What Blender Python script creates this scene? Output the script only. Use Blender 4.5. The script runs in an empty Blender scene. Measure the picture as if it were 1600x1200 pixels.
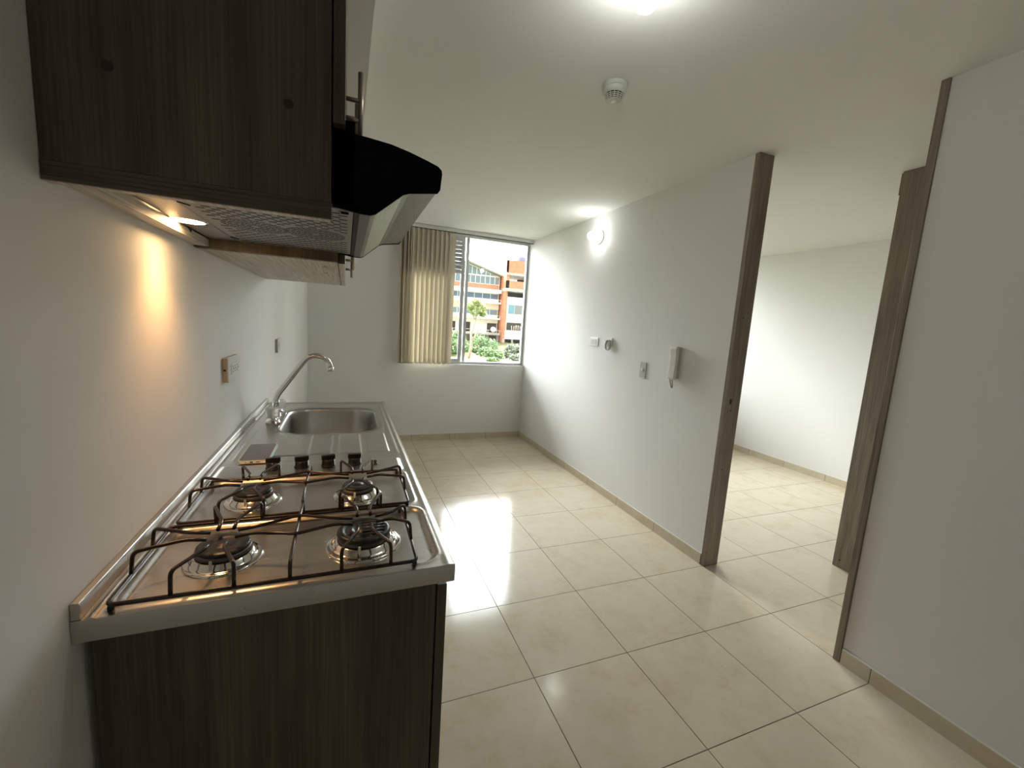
import bpy, math, random
from mathutils import Vector, Matrix
random.seed(7)
sc = bpy.context.scene
col = sc.collection

# ------------------------------------------------------------------ camera
cam_data = bpy.data.cameras.new('camera')
cam_data.sensor_width = 36.0
cam_data.lens = 657.4067 / 1600 * 36.0
cam_data.clip_start = 0.02
cam_data.clip_end = 500
cam = bpy.data.objects.new('camera', cam_data)
col.objects.link(cam)
_r = Vector((0.92950894, -0.3631495, 0.06430844))
_d = Vector((0.00883697, -0.15239109, -0.98828076))
_f = Vector((0.3686937, 0.91918409, -0.13843974))
M3 = Matrix((_r, -_d, -_f)).transposed()
cam.matrix_world = Matrix.Translation((0.363, 0.0, 1.3952)) @ M3.to_4x4()
sc.camera = cam

# ------------------------------------------------------------------ view
sc.view_settings.view_transform = 'Standard'
sc.view_settings.look = 'None'
sc.view_settings.gamma = 1.0
sc.view_settings.use_curve_mapping = False
sc.view_settings.exposure = 1.56

# ------------------------------------------------------------------ sky: overcast, far brighter on the side of the hidden sun (+Y)
SKY_DIM, SKY_BRIGHT = 0.85, 11.5
w = bpy.data.worlds.new('overcast_sky')
sc.world = w
w.use_nodes = True
nt = w.node_tree
nt.nodes.clear()
wo = nt.nodes.new('ShaderNodeOutputWorld')
bg = nt.nodes.new('ShaderNodeBackground')
tc = nt.nodes.new('ShaderNodeTexCoord')
sp = nt.nodes.new('ShaderNodeSeparateXYZ')
mr = nt.nodes.new('ShaderNodeMapRange')
mr.interpolation_type = 'SMOOTHSTEP'
mr.inputs['From Min'].default_value = -0.25
mr.inputs['From Max'].default_value = 0.75
mr.inputs['To Min'].default_value = SKY_DIM
mr.inputs['To Max'].default_value = SKY_BRIGHT
nt.links.new(tc.outputs['Generated'], sp.inputs[0])
nt.links.new(sp.outputs['Y'], mr.inputs['Value'])
bg.inputs['Color'].default_value = (.975, .99, 1.0, 1)
# overcast sky: dimmer near the horizon, brighter towards the zenith
el = nt.nodes.new('ShaderNodeMapRange')
el.inputs['From Min'].default_value = 0.05
el.inputs['From Max'].default_value = 0.75
el.inputs['To Min'].default_value = 0.42
el.inputs['To Max'].default_value = 1.9
nt.links.new(sp.outputs['Z'], el.inputs['Value'])
mu = nt.nodes.new('ShaderNodeMath')
mu.operation = 'MULTIPLY'
nt.links.new(mr.outputs[0], mu.inputs[0])
nt.links.new(el.outputs[0], mu.inputs[1])
nt.links.new(mu.outputs[0], bg.inputs['Strength'])
nt.links.new(bg.outputs[0], wo.inputs[0])


def portal(name, x0, x1, z0, z1, y):
    L = bpy.data.lights.new(name, 'AREA')
    L.shape = 'RECTANGLE'
    L.size = x1 - x0
    L.size_y = z1 - z0
    L.cycles.is_portal = True
    o = bpy.data.objects.new(name, L)
    o.location = ((x0 + x1) / 2, y, (z0 + z1) / 2)
    o.rotation_euler = (math.radians(-90), 0, 0)
    col.objects.link(o)


portal('window_daylight_portal', 0.9, 2.43, 0.9, 2.4, 4.97)
portal('bedroom_daylight_portal', 3.1, 4.8, 0.9, 2.4, 4.97)

H = 2.4


# ------------------------------------------------------------------ helpers
def tag(o, label=None, cat=None, group=None, kind=None):
    if label: o['label'] = label
    if cat: o['category'] = cat
    if group: o['group'] = group
    if kind: o['kind'] = kind
    return o


def thing(name, loc, label=None, cat=None, group=None, kind=None):
    o = bpy.data.objects.new(name, None)
    o.empty_display_size = 0.05
    o.location = loc
    col.objects.link(o)
    return tag(o, label, cat, group, kind)


def root_loc(p):
    v = Vector((0, 0, 0))
    while p is not None:
        v += p.location
        p = p.parent
    return v


def unit(v):
    v = Vector(v)
    return v.normalized() if v.length > 1e-9 else Vector((0, 0, 1))


class MB:
    def __init__(s):
        s.v = []; s.f = []; s.sm = []; s.mi = []; s.cur = 0

    def add(s, vs, fs, smooth=False):
        b = len(s.v)
        s.v += [tuple(x) for x in vs]
        for f in fs:
            s.f.append([b + i for i in f]); s.sm.append(smooth); s.mi.append(s.cur)
        return s

    def box(s, x0, x1, y0, y1, z0, z1):
        vs = [(x, y, z) for x in (x0, x1) for y in (y0, y1) for z in (z0, z1)]
        return s.add(vs, [(0, 1, 3, 2), (4, 6, 7, 5), (0, 4, 5, 1), (2, 3, 7, 6), (0, 2, 6, 4), (1, 5, 7, 3)])

    def prism(s, pts, ax, a0, a1, smooth=False):
        """polygon in the two other axes (cyclic order), extruded along axis ax"""
        n = len(pts)

        def mk(p, a):
            if ax == 0: return (a, p[0], p[1])
            if ax == 1: return (p[0], a, p[1])
            return (p[0], p[1], a)
        vs = [mk(p, a0) for p in pts] + [mk(p, a1) for p in pts]
        s.add(vs, [tuple(range(n))[::-1], tuple(range(n, 2 * n))])
        b = len(s.v) - 2 * n
        for i in range(n):
            j = (i + 1) % n
            s.f.append([b + i, b + j, b + n + j, b + n + i]); s.sm.append(smooth); s.mi.append(s.cur)
        return s

    def tube(s, pts, r, n=8, closed=False, caps=True):
        pts = [Vector(p) for p in pts]
        m = len(pts)
        rs = r if isinstance(r, (list, tuple)) else [r] * m
        tans = []
        for i in range(m):
            a = pts[i - 1] if (i > 0 or closed) else pts[i]
            b = pts[(i + 1) % m] if (i < m - 1 or closed) else pts[i]
            tans.append(unit(b - a))
        up = Vector((0, 0, 1)) if abs(tans[0].z) < .9 else Vector((1, 0, 0))
        nrm = unit(tans[0].cross(up))
        vs = []
        for i in range(m):
            t = tans[i]
            nrm = unit(nrm - t * nrm.dot(t))
            bn = t.cross(nrm)
            for k in range(n):
                a = 2 * math.pi * k / n
                vs.append(pts[i] + (nrm * math.cos(a) + bn * math.sin(a)) * rs[i])
        fs = []
        for i in range(m if closed else m - 1):
            j = (i + 1) % m
            for k in range(n):
                l = (k + 1) % n
                fs.append((i * n + k, i * n + l, j * n + l, j * n + k))
        s.add(vs, fs, True)
        if caps and not closed:
            b = len(s.v) - len(vs)
            s.f.append([b + k for k in range(n)][::-1]); s.sm.append(False); s.mi.append(s.cur)
            s.f.append([b + (m - 1) * n + k for k in range(n)]); s.sm.append(False); s.mi.append(s.cur)
        return s

    def lathe(s, prof, c, axis=(0, 0, 1), n=32, smooth=True):
        """prof: list of (radius, height) along axis from centre c"""
        a = unit(axis)
        u = unit(a.cross(Vector((0, 1, 0)) if abs(a.y) < .9 else Vector((1, 0, 0))))
        v = a.cross(u)
        c = Vector(c)
        vs = []
        for r, h in prof:
            for k in range(n):
                t = 2 * math.pi * k / n
                vs.append(c + a * h + (u * math.cos(t) + v * math.sin(t)) * max(r, 1e-5))
        fs = []
        for i in range(len(prof) - 1):
            for k in range(n):
                l = (k + 1) % n
                fs.append((i * n + k, i * n + l, (i + 1) * n + l, (i + 1) * n + k))
        s.add(vs, fs, smooth)
        return s

    def build(s, name, mat, parent=None, bevel=0, seg=2, auto=None):
        off = root_loc(parent)
        me = bpy.data.meshes.new(name)
        me.from_pydata([(Vector(p) - off)[:] for p in s.v], [], s.f)
        for p, sm in zip(me.polygons, s.sm): p.use_smooth = sm
        mats = mat if isinstance(mat, (list, tuple)) else [mat]
        for m in mats: me.materials.append(m)
        if len(mats) > 1:
            for p, i in zip(me.polygons, s.mi): p.material_index = i
        import bmesh
        bm = bmesh.new(); bm.from_mesh(me)
        bmesh.ops.recalc_face_normals(bm, faces=bm.faces)
        bm.to_mesh(me); bm.free()
        o = bpy.data.objects.new(name, me)
        col.objects.link(o)
        if parent is not None: o.parent = parent
        if bevel:
            b = o.modifiers.new('bevel', 'BEVEL')
            b.width = bevel; b.segments = seg; b.limit_method = 'ANGLE'
            b.angle_limit = math.radians(40)
            b.harden_normals = False
        return o


def soften(pts, r=0.01, k=5, closed=False):
    """round the corners of a polyline"""
    P = [Vector(p) for p in pts]
    n = len(P)
    out = []
    rng = range(n) if closed else range(1, n - 1)
    if not closed: out.append(P[0])
    for i in rng:
        a, b, c = P[i - 1], P[i], P[(i + 1) % n]
        ra = min(r, (a - b).length * .48); rc = min(r, (c - b).length * .48)
        p0 = b + unit(a - b) * ra; p2 = b + unit(c - b) * rc
        for j in range(k + 1):
            t = j / k
            out.append(p0 * (1 - t) ** 2 + b * 2 * t * (1 - t) + p2 * t * t)
    if not closed: out.append(P[-1])
    return out


def rrect(x0, x1, y0, y1, r, k=6):
    pts = []
    for cx, cy, a0 in ((x1 - r, y1 - r, 0), (x0 + r, y1 - r, 90), (x0 + r, y0 + r, 180), (x1 - r, y0 + r, 270)):
        for j in range(k + 1):
            a = math.radians(a0 + 90 * j / k)
            pts.append((cx + r * math.cos(a), cy + r * math.sin(a)))
    return pts


def cyl_y(mb, x, z, r, y0, y1, n=12): return mb.tube([(x, y0, z), (x, y1, z)], r, n)


# ------------------------------------------------------------------ materials
def mat(name, color, rough=.5, metal=0.0, **kw):
    m = bpy.data.materials.new(name)
    m.use_nodes = True
    b = m.node_tree.nodes['Principled BSDF']
    b.inputs['Base Color'].default_value = (*color, 1)
    b.inputs['Roughness'].default_value = rough
    b.inputs['Metallic'].default_value = metal
    for k, v in kw.items():
        b.inputs[k.replace('_', ' ')].default_value = v
    return m


def N(m, t, **kw):
    n = m.node_tree.nodes.new(t)
    for k, v in kw.items(): setattr(n, k, v)
    return n


def LK(m, a, b): m.node_tree.links.new(a, b)


def noise_bump(m, scale=200, strength=.05, dist=.001, detail=2, vec=None):
    b = m.node_tree.nodes['Principled BSDF']
    g = N(m, 'ShaderNodeNewGeometry')
    n = N(m, 'ShaderNodeTexNoise')
    n.inputs['Scale'].default_value = scale
    n.inputs['Detail'].default_value = detail
    LK(m, g.outputs['Position'], n.inputs['Vector'])
    bp = N(m, 'ShaderNodeBump')
    bp.inputs['Strength'].default_value = strength
    bp.inputs['Distance'].default_value = dist
    LK(m, n.outputs[0], bp.inputs['Height'])
    LK(m, bp.outputs[0], b.inputs['Normal'])
    return m


def ramp(m, fac, stops):
    r = N(m, 'ShaderNodeValToRGB')
    e = r.color_ramp.elements
    while len(e) < len(stops): e.new(.5)
    for i, (p, c) in enumerate(stops):
        e[i].position = p; e[i].color = (*c, 1)
    LK(m, fac, r.inputs[0])
    return r


WALL = noise_bump(mat('white_paint', (.81, .795, .775), .75), 90, .12, .001)
CEIL = noise_bump(mat('ceiling_paint', (.81, .795, .775), .85), 60, .08, .001)


def wood_mat(name, c0, c1, c2, axis='z', rough=.45, sc_=1.0):
    m = mat(name, c1, rough)
    b = m.node_tree.nodes['Principled BSDF']
    g = N(m, 'ShaderNodeNewGeometry')
    def nz(sx, sy, sz, det, dis=0.0):
        mp = N(m, 'ShaderNodeMapping')
        s = {'z': (sx, sy, sz), 'y': (sx, sz, sy), 'x': (sz, sx, sy)}[axis]
        mp.inputs['Scale'].default_value = [q * sc_ for q in s]
        LK(m, g.outputs['Position'], mp.inputs['Vector'])
        n = N(m, 'ShaderNodeTexNoise')
        n.inputs['Scale'].default_value = 1.0
        n.inputs['Detail'].default_value = det
        n.inputs['Distortion'].default_value = dis
        LK(m, mp.outputs[0], n.inputs['Vector'])
        return n
    a = nz(18, 18, .9, 3, .6)
    f = nz(260, 260, 5, 2)
    r1 = ramp(m, a.outputs[0], [(.32, c0), (.5, c1), (.68, c2)])
    mx = N(m, 'ShaderNodeMix', data_type='RGBA', blend_type='MULTIPLY')
    mx.inputs['Factor'].default_value = 1
    r2 = ramp(m, f.outputs[0], [(.35, (.72, .70, .68)), (.62, (1.1, 1.08, 1.05))])
    LK(m, r1.outputs[0], mx.inputs['A']); LK(m, r2.outputs[0], mx.inputs['B'])
    LK(m, mx.outputs['Result'], b.inputs['Base Color'])
    bp = N(m, 'ShaderNodeBump'); bp.inputs['Strength'].default_value = .12; bp.inputs['Distance'].default_value = .0005
    LK(m, f.outputs[0], bp.inputs['Height']); LK(m, bp.outputs[0], b.inputs['Normal'])
    return m


WOOD = wood_mat('shade_toned_laminate', (.062, .050, .031), (.100, .081, .052), (.138, .113, .075))  # same laminate as the frames, darkened: the cabinets' shade is put into the colour
WOODH = wood_mat('laminate_edge', (.075, .058, .037), (.105, .083, .055), (.135, .108, .073), axis='x')
CAPM = mat('brown_screw_cap', (.035, .024, .016), .5)
WOODF = wood_mat('door_frame_laminate', (.18, .147, .112), (.24, .198, .155), (.30, .25, .20))
MELA = wood_mat('pale_melamine', (.56, .52, .48), (.60, .56, .51), (.63, .59, .54), axis='y', rough=.5)
DARKGAP = mat('dark_gap', (.02, .018, .015), .8)


def tile_mat():
    m = mat('glossy_beige_tile', (.6, .5, .35), .1)
    b = m.node_tree.nodes['Principled BSDF']
    g = N(m, 'ShaderNodeNewGeometry')
    sx = N(m, 'ShaderNodeSeparateXYZ'); LK(m, g.outputs['Position'], sx.inputs[0])

    def M(op, a, bb=None, c=None):
        n = N(m, 'ShaderNodeMath', operation=op)
        for i, q in enumerate((a, bb, c)):
            if q is None: continue
            if isinstance(q, (int, float)): n.inputs[i].default_value = q
            else: LK(m, q, n.inputs[i])
        return n.outputs[0]

    def edge(o, off):
        s = M('DIVIDE', M('SUBTRACT', o, off), .45)
        fr = M('FRACT', s)
        return M('MINIMUM', fr, M('SUBTRACT', 1.0, fr)), M('FLOOR', s)
    ex, ix = edge(sx.outputs['X'], 1.08 - 4.5)
    ey, iy = edge(sx.outputs['Y'], 1.341 - 4.5)
    d = M('MULTIPLY', M('MINIMUM', ex, ey), .45)
    gm = N(m, 'ShaderNodeMapRange'); gm.inputs['From Min'].default_value = .0011; gm.inputs['From Max'].default_value = .0022
    LK(m, d, gm.inputs['Value'])
    # per tile offset for the marbling
    cb = N(m, 'ShaderNodeCombineXYZ')
    LK(m, M('MULTIPLY', ix, 3.7), cb.inputs[0]); LK(m, M('MULTIPLY', iy, 5.3), cb.inputs[1]); LK(m, M('MULTIPLY', M('ADD', ix, iy), 2.1), cb.inputs[2])
    va = N(m, 'ShaderNodeVectorMath', operation='ADD'); LK(m, g.outputs['Position'], va.inputs[0]); LK(m, cb.outputs[0], va.inputs[1])
    n1 = N(m, 'ShaderNodeTexNoise'); n1.inputs['Scale'].default_value = 6.5; n1.inputs['Detail'].default_value = 8; n1.inputs['Roughness'].default_value = .7; n1.inputs['Distortion'].default_value = .15
    LK(m, va.outputs[0], n1.inputs['Vector'])
    r = ramp(m, n1.outputs[0], [(.30, (.54, .445, .31)), (.45, (.60, .515, .385)), (.58, (.625, .55, .43)), (.75, (.58, .51, .39))])
    mx = N(m, 'ShaderNodeMix', data_type='RGBA'); LK(m, gm.outputs[0], mx.inputs['Factor'])
    mx.inputs['A'].default_value = (.13, .08, .045, 1)
    LK(m, r.outputs[0], mx.inputs['B']); LK(m, mx.outputs['Result'], b.inputs['Base Color'])
    rr = N(m, 'ShaderNodeMapRange'); rr.inputs['To Min'].default_value = .7; rr.inputs['To Max'].default_value = .12
    LK(m, gm.outputs[0], rr.inputs['Value']); LK(m, rr.outputs[0], b.inputs['Roughness'])
    b.inputs['Specular IOR Level'].default_value = .42
    # slight orange peel plus recessed joints
    n2 = N(m, 'ShaderNodeTexNoise'); n2.inputs['Scale'].default_value = 170; n2.inputs['Detail'].default_value = 2
    LK(m, g.outputs['Position'], n2.inputs['Vector'])
    b1 = N(m, 'ShaderNodeBump'); b1.inputs['Strength'].default_value = .24; b1.inputs['Distance'].default_value = .0006
    LK(m, n2.outputs[0], b1.inputs['Height'])
    b2 = N(m, 'ShaderNodeBump'); b2.inputs['Strength'].default_value = .8; b2.inputs['Distance'].default_value = .0015
    LK(m, gm.outputs[0], b2.inputs['Height']); LK(m, b1.outputs[0], b2.inputs['Normal'])
    LK(m, b2.outputs[0], b.inputs['Normal'])
    return m


TILE = tile_mat()
WHITECAULK = mat('white_grout', (.82, .80, .76), .6)


def steel(name, c=(.60, .585, .56), rough=.24, stretch=(6, 240, 6)):
    m = mat(name, c, rough, 1.0)
    b = m.node_tree.nodes['Principled BSDF']
    g = N(m, 'ShaderNodeNewGeometry')
    mp = N(m, 'ShaderNodeMapping'); mp.inputs['Scale'].default_value = stretch
    LK(m, g.outputs['Position'], mp.inputs['Vector'])
    n = N(m, 'ShaderNodeTexNoise'); n.inputs['Scale'].default_value = 3; n.inputs['Detail'].default_value = 4
    LK(m, mp.outputs[0], n.inputs['Vector'])
    rr = N(m, 'ShaderNodeMapRange'); rr.inputs['To Min'].default_value = rough * .75; rr.inputs['To Max'].default_value = rough * 1.35
    LK(m, n.outputs[0], rr.inputs['Value']); LK(m, rr.outputs[0], b.inputs['Roughness'])
    bp = N(m, 'ShaderNodeBump'); bp.inputs['Strength'].default_value = .05; bp.inputs['Distance'].default_value = .0004
    LK(m, n.outputs[0], bp.inputs['Height']); LK(m, bp.outputs[0], b.inputs['Normal'])
    return m


STEEL = steel('brushed_steel', (.56, .54, .515), rough=.29)
BOWL = steel('sink_bowl_steel', (.50, .485, .46), .34, (40, 40, 40))
HOODSTEEL = steel('hood_silver', (.20, .195, .19), .42, (240, 6, 240))
FILTERM = steel('filter_grey', (.36, .355, .35), .42, (240, 6, 240))
CHROME = mat('chrome', (.80, .79, .78), .07, 1.0)
DRIP = mat('polished_drip_ring', (.72, .70, .67), .12, 1.0)
NICKEL = mat('satin_handle_metal', (.42, .37, .32), .32, 1.0)
BLACKENAMEL = noise_bump(mat('dark_brown_enamel_wire', (.030, .016, .013), .26), 300, .1, .0004)
BURNERBLK = mat('black_burner_enamel', (.018, .017, .018), .38)
BURNERALU = mat('dull_burner_body', (.13, .12, .11), .45, .6)
KNOBBLK = mat('black_knob_plastic', (.014, .011, .010), .22)
BLACKPLASTIC = mat('hood_black_plastic', (.0015, .0015, .0015), .6, 0, Specular_IOR_Level=.1)
WHITEPL = mat('white_plastic', (.74, .735, .70), .35)
IVORYPL = mat('aged_ivory_plastic', (.60, .50, .40), .45)
GREYPL = mat('grey_white_plastic', (.52, .515, .48), .4)
DARKHOLE = mat('black_slot', (.008, .008, .008), .7)
ALU = mat('window_aluminium', (.50, .50, .52), .45, .3)
ALUD = mat('louvre_aluminium', (.28, .29, .28), .45, .3)
RUBBER = mat('black_rubber', (.012, .012, .012), .6)


def glass_mat(name, tint=(1, 1, 1), refl=1.0, ior=1.45):
    m = bpy.data.materials.new(name); m.use_nodes = True
    t = m.node_tree; t.nodes.clear()
    o = t.nodes.new('ShaderNodeOutputMaterial')
    tr = t.nodes.new('ShaderNodeBsdfTransparent'); tr.inputs[0].default_value = (*tint, 1)
    gl = t.nodes.new('ShaderNodeBsdfGlossy'); gl.inputs['Roughness'].default_value = .02
    fr = t.nodes.new('ShaderNodeFresnel'); fr.inputs[0].default_value = ior
    mx = t.nodes.new('ShaderNodeMixShader')
    t.links.new(fr.outputs[0], mx.inputs[0]); t.links.new(tr.outputs[0], mx.inputs[1]); t.links.new(gl.outputs[0], mx.inputs[2])
    t.links.new(mx.outputs[0], o.inputs[0])
    return m


GLASS = glass_mat('window_glass', (.93, .96, .95))
BGLASS = mat('building_glass', (.20, .27, .32), .12, .0, Specular_IOR_Level=.8)
ACRYL = mat('clear_acrylic', (.92, .93, .92), .12, 0, Transmission_Weight=.55, IOR=1.35)


def emis(name, c, s):
    m = bpy.data.materials.new(name); m.use_nodes = True
    t = m.node_tree; t.nodes.clear()
    o = t.nodes.new('ShaderNodeOutputMaterial'); e = t.nodes.new('ShaderNodeEmission')
    e.inputs[0].default_value = (*c, 1); e.inputs[1].default_value = s
    t.links.new(e.outputs[0], o.inputs[0])
    return m


BULB_CEIL = emis('ceiling_bulb_glow', (.97, 1.0, .93), 32)
BULB_WALL = emis('wall_bulb_glow', (.95, 1.0, .97), 16)
HALO = emis('hood_lamp_glow', (1.0, .62, .28), 25)


def blind_mat():
    m = bpy.data.materials.new('beige_blind_fabric'); m.use_nodes = True
    t = m.node_tree; t.nodes.clear()
    o = t.nodes.new('ShaderNodeOutputMaterial')
    d = t.nodes.new('ShaderNodeBsdfDiffuse'); d.inputs[0].default_value = (.66, .60, .49, 1)
    r = t.nodes.new('ShaderNodeBsdfTranslucent'); r.inputs[0].default_value = (.55, .49, .38, 1)
    mx = t.nodes.new('ShaderNodeMixShader'); mx.inputs[0].default_value = .3
    t.links.new(d.outputs[0], mx.inputs[1]); t.links.new(r.outputs[0], mx.inputs[2]); t.links.new(mx.outputs[0], o.inputs[0])
    return m


BLIND = blind_mat()


def noisy(name, c0, c1, scale=3, rough=.8, detail=4):
    m = mat(name, c0, rough)
    g = N(m, 'ShaderNodeNewGeometry'); n = N(m, 'ShaderNodeTexNoise')
    n.inputs['Scale'].default_value = scale; n.inputs['Detail'].default_value = detail
    LK(m, g.outputs['Position'], n.inputs['Vector'])
    r = ramp(m, n.outputs[0], [(.35, c0), (.65, c1)])
    LK(m, r.outputs[0], m.node_tree.nodes['Principled BSDF'].inputs['Base Color'])
    return m


def brick_mat(name, c1, c2, mo):
    m = mat(name, c1, .85)
    tcn = N(m, 'ShaderNodeNewGeometry')
    mp = N(m, 'ShaderNodeMapping'); mp.inputs['Rotation'].default_value = (math.radians(90), 0, 0)
    LK(m, tcn.outputs['Position'], mp.inputs['Vector'])
    b = N(m, 'ShaderNodeTexBrick')
    b.inputs['Color1'].default_value = (*c1, 1); b.inputs['Color2'].default_value = (*c2, 1); b.inputs['Mortar'].default_value = (*mo, 1)
    b.inputs['Scale'].default_value = 1.0; b.inputs['Brick Width'].default_value = .4; b.inputs['Row Height'].default_value = .22
    b.inputs['Mortar Size'].default_value = .018
    LK(m, mp.outputs[0], b.inputs['Vector'])
    LK(m, b.outputs[0], m.node_tree.nodes['Principled BSDF'].inputs['Base Color'])
    return m


BRICK = brick_mat('orange_brick', (.62, .20, .10), (.70, .27, .15), (.55, .36, .26))
CONC = noisy('raw_concrete', (.42, .40, .37), (.55, .52, .48), 2)
PLASTER = noisy('white_plaster', (.86, .84, .82), (.92, .90, .88), 1)
PINKPL = noisy('pinkish_plaster', (.80, .66, .58), (.86, .76, .70), 1)
DARKIN = mat('painted_interior_shade', (.06, .045, .035), .9)  # dark tone painted on solid panels in place of shade inside the buildings
ROOFM = mat('roof_sheet', (.40, .41, .40), .6)
TEAL = mat('teal_panel', (.16, .32, .42), .6)
DKBLUE = mat('dark_blue_tank', (.10, .12, .20), .6)
WHITEFR = mat('white_window_frame', (.90, .90, .90), .5)
LEAF_L = noisy('light_green_leaves', (.045, .11, .02), (.14, .23, .05), 2.5, .6)
LEAF_D = noisy('olive_green_leaves', (.06, .085, .045), (.16, .18, .10), 2.5, .6)
LEAF_Y = noisy('yellow_green_leaves', (.17, .25, .05), (.42, .46, .16), 2.5, .6)
BARK = noisy('pale_bark', (.35, .28, .21), (.50, .42, .33), 6)
GRASS = noisy('dry_grass_slope', (.08, .085, .03), (.19, .17, .07), .6, .9)

# ------------------------------------------------------------------ the setting
def struct(mb, name, m, parent=None, **k):
    o = mb.build(name, m, parent, **k)
    if parent is None: o['kind'] = 'structure'
    return o


XR, YF, YB = 2.43, 4.806, -2.6
XB = 5.02     # far side wall of the bedroom
struct(MB().box(-.12, XB + .12, YB - .12, YF + .124, -.12, 0), 'floor', TILE)
struct(MB().box(-.12, XB + .12, YB - .12, YF + .124, H, H + .12), 'ceiling', CEIL)
struct(MB().box(-.12, 0, YB - .12, YF + .124, 0, H), 'wall_left', WALL)
mb = MB()
mb.box(0, .9, YF, YF + .124, 0, H)
mb.box(.9, XR, YF, YF + .124, 0, .898)
mb.box(XR, 3.1, YF, YF + .124, 0, H)
mb.box(3.1, 4.8, YF, YF + .124, 0, .898)
mb.box(4.8, XB, YF, YF + .124, 0, H)
struct(mb, 'wall_far', WALL)
mb = MB()
mb.box(XR, XR + .1, YB, 1.006, 0, H)
mb.box(XR, XR + .1, 1.808, YF, 0, H)
struct(mb, 'wall_right', WALL)
mb = MB()
mb.box(0, XB, YB - .12, YB, 0, H)
struct(mb, 'wall_back', WALL)
struct(MB().box(XB, XB + .12, YB - .12, YF + .124, 0, H), 'wall_bedroom_side', WALL)
struct(MB().box(XR + .1, XB, .88, .985, 0, H), 'wall_bedroom_near', WALL)
# plastered box above the wall cabinets
struct(MB().box(.0005, .43, .30, 2.42, 2.252, H - .0005), 'trim_1', WALL)

# baseboards: tile strips with a white line of grout along the top
BH = .068
def baseboard(name, segs):
    mb = MB()
    for (x0, x1, y0, y1) in segs:
        mb.cur = 0; mb.box(x0, x1, y0, y1, .0002, BH)
        mb.cur = 1
        mb.box(x0 + (.002 if x1 - x0 < .02 else 0), x1 - (.002 if x1 - x0 < .02 else 0), y0 + (.002 if y1 - y0 < .02 else 0), y1 - (.002 if y1 - y0 < .02 else 0), BH, BH + .005)
    return struct(mb, name, [TILE, WHITECAULK])
baseboard('baseboard_right', [(XR - .009, XR - .0003, 1.812, YF - .001), (XR - .009, XR - .0003, YB, 1.003)])
baseboard('baseboard_far', [(.001, XR - .010, YF - .009, YF - .0003)])
baseboard('baseboard_left', [(.0003, .009, 2.35, YF - .01), (.0003, .009, YB + .01, .70)])
baseboard('baseboard_bedroom_side', [(XB - .009, XB - .0003, .99, YF - .001)])
baseboard('baseboard_bedroom_far', [(XR + .11, XB - .01, YF - .009, YF - .0003)])
baseboard('baseboard_bedroom_partition', [(XR + .1003, XR + .115, 1.80, YF - .01)])
baseboard('baseboard_back', [(.01, XR - .01, YB + .0003, YB + .009)])

# doorway lined with laminate jambs, full room height
d1 = thing('door_1', (XR + .05, 1.4, 0), kind='structure')
MB().box(XR - .008, XR + .103, 1.780, 1.8075, .0005, H - .0005).build('door_jamb', WOODF, d1, bevel=.0015)
MB().box(XR - .008, XR + .103, 1.0065, 1.034, .0005, H - .0005).build('door_jamb', WOODF, d1, bevel=.0015)
mb = MB()
for z in (.62, .98, 1.52): mb.lathe([(0, .0012), (.004, .0012), (.004, 0)], (XR + .035, 1.780, z), (0, -1, 0), 12)
mb.box(XR + .02, XR + .034, 1.7785, 1.780, 1.02, 1.05)
mb.build('jamb_hole_plug', DARKHOLE, d1)

# ---- windows
def window(name, x0, x1, louvre=True, split=None):
    z0, z1 = .898, H - .001
    ya, yb = 4.862, 4.905
    w_ = thing(name, ((x0 + x1) / 2, 4.88, z0), kind='structure')
    f = MB()
    f.box(x0, x1, ya, yb, z0, z0 + .03); f.box(x0, x1, ya, yb, z1 - .045, z1)
    f.box(x0, x0 + .028, ya, yb, z0 + .03, z1 - .045); f.box(x1 - .026, x1, ya, yb, z0 + .03, z1 - .045)
    f.box(x0, x1, ya - .012, ya, z0, z0 + .012)
    f.build('window_frame', ALU, w_, bevel=.002)
    f = MB(); f.box(split + .022, split + .058, 4.886, 4.903, z0 + .03, z1 - .045)
    f.build('window_mullion', ALU, w_, bevel=.0015)
    s = MB()
    s.box(split - .035, split + .004, 4.866, 4.884, z0 + .03, z1 - .045)
    s.box(x0 + .028, x0 + .06, 4.866, 4.884, z0 + .03, z1 - .045)
    s.box(x0 + .06, split - .035, 4.866, 4.884, z0 + .03, z0 + .062)
    s.box(x0 + .06, split - .035, 4.866, 4.884, 1.942, 1.985)
    s.box(x0 + .06, split - .035, 4.866, 4.884, z1 - .066, z1 - .045)
    s.build('window_sash', ALU, w_, bevel=.0015)
    l = MB()
    n = 8
    for i in range(n):
        z = 1.99 + i * (.35 / n)
        l.prism([(4.868, z + .0447), (4.8695, z + .0447), (4.884, z + .004), (4.8825, z + .004)], 0, x0 + .06, split - .035)
    l.build('vent_louvre', ALUD, w_)
    MB().box(x0 + .06, split - .035, 4.873, 4.877, z0 + .062, 1.942).build('window_pane', GLASS, w_)
    MB().box(split + .058, x1 - .026, 4.892, 4.896, z0 + .03, z1 - .045).build('window_pane', GLASS, w_)
    MB().box(split - .02, split - .012, 4.858, 4.866, 1.30, 1.42).build('sash_pull', ALU, w_, bevel=.001)
window('window_1', .9, XR - .001, split=1.63)
window('window_2', 3.1, 4.8, split=3.95)
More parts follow.
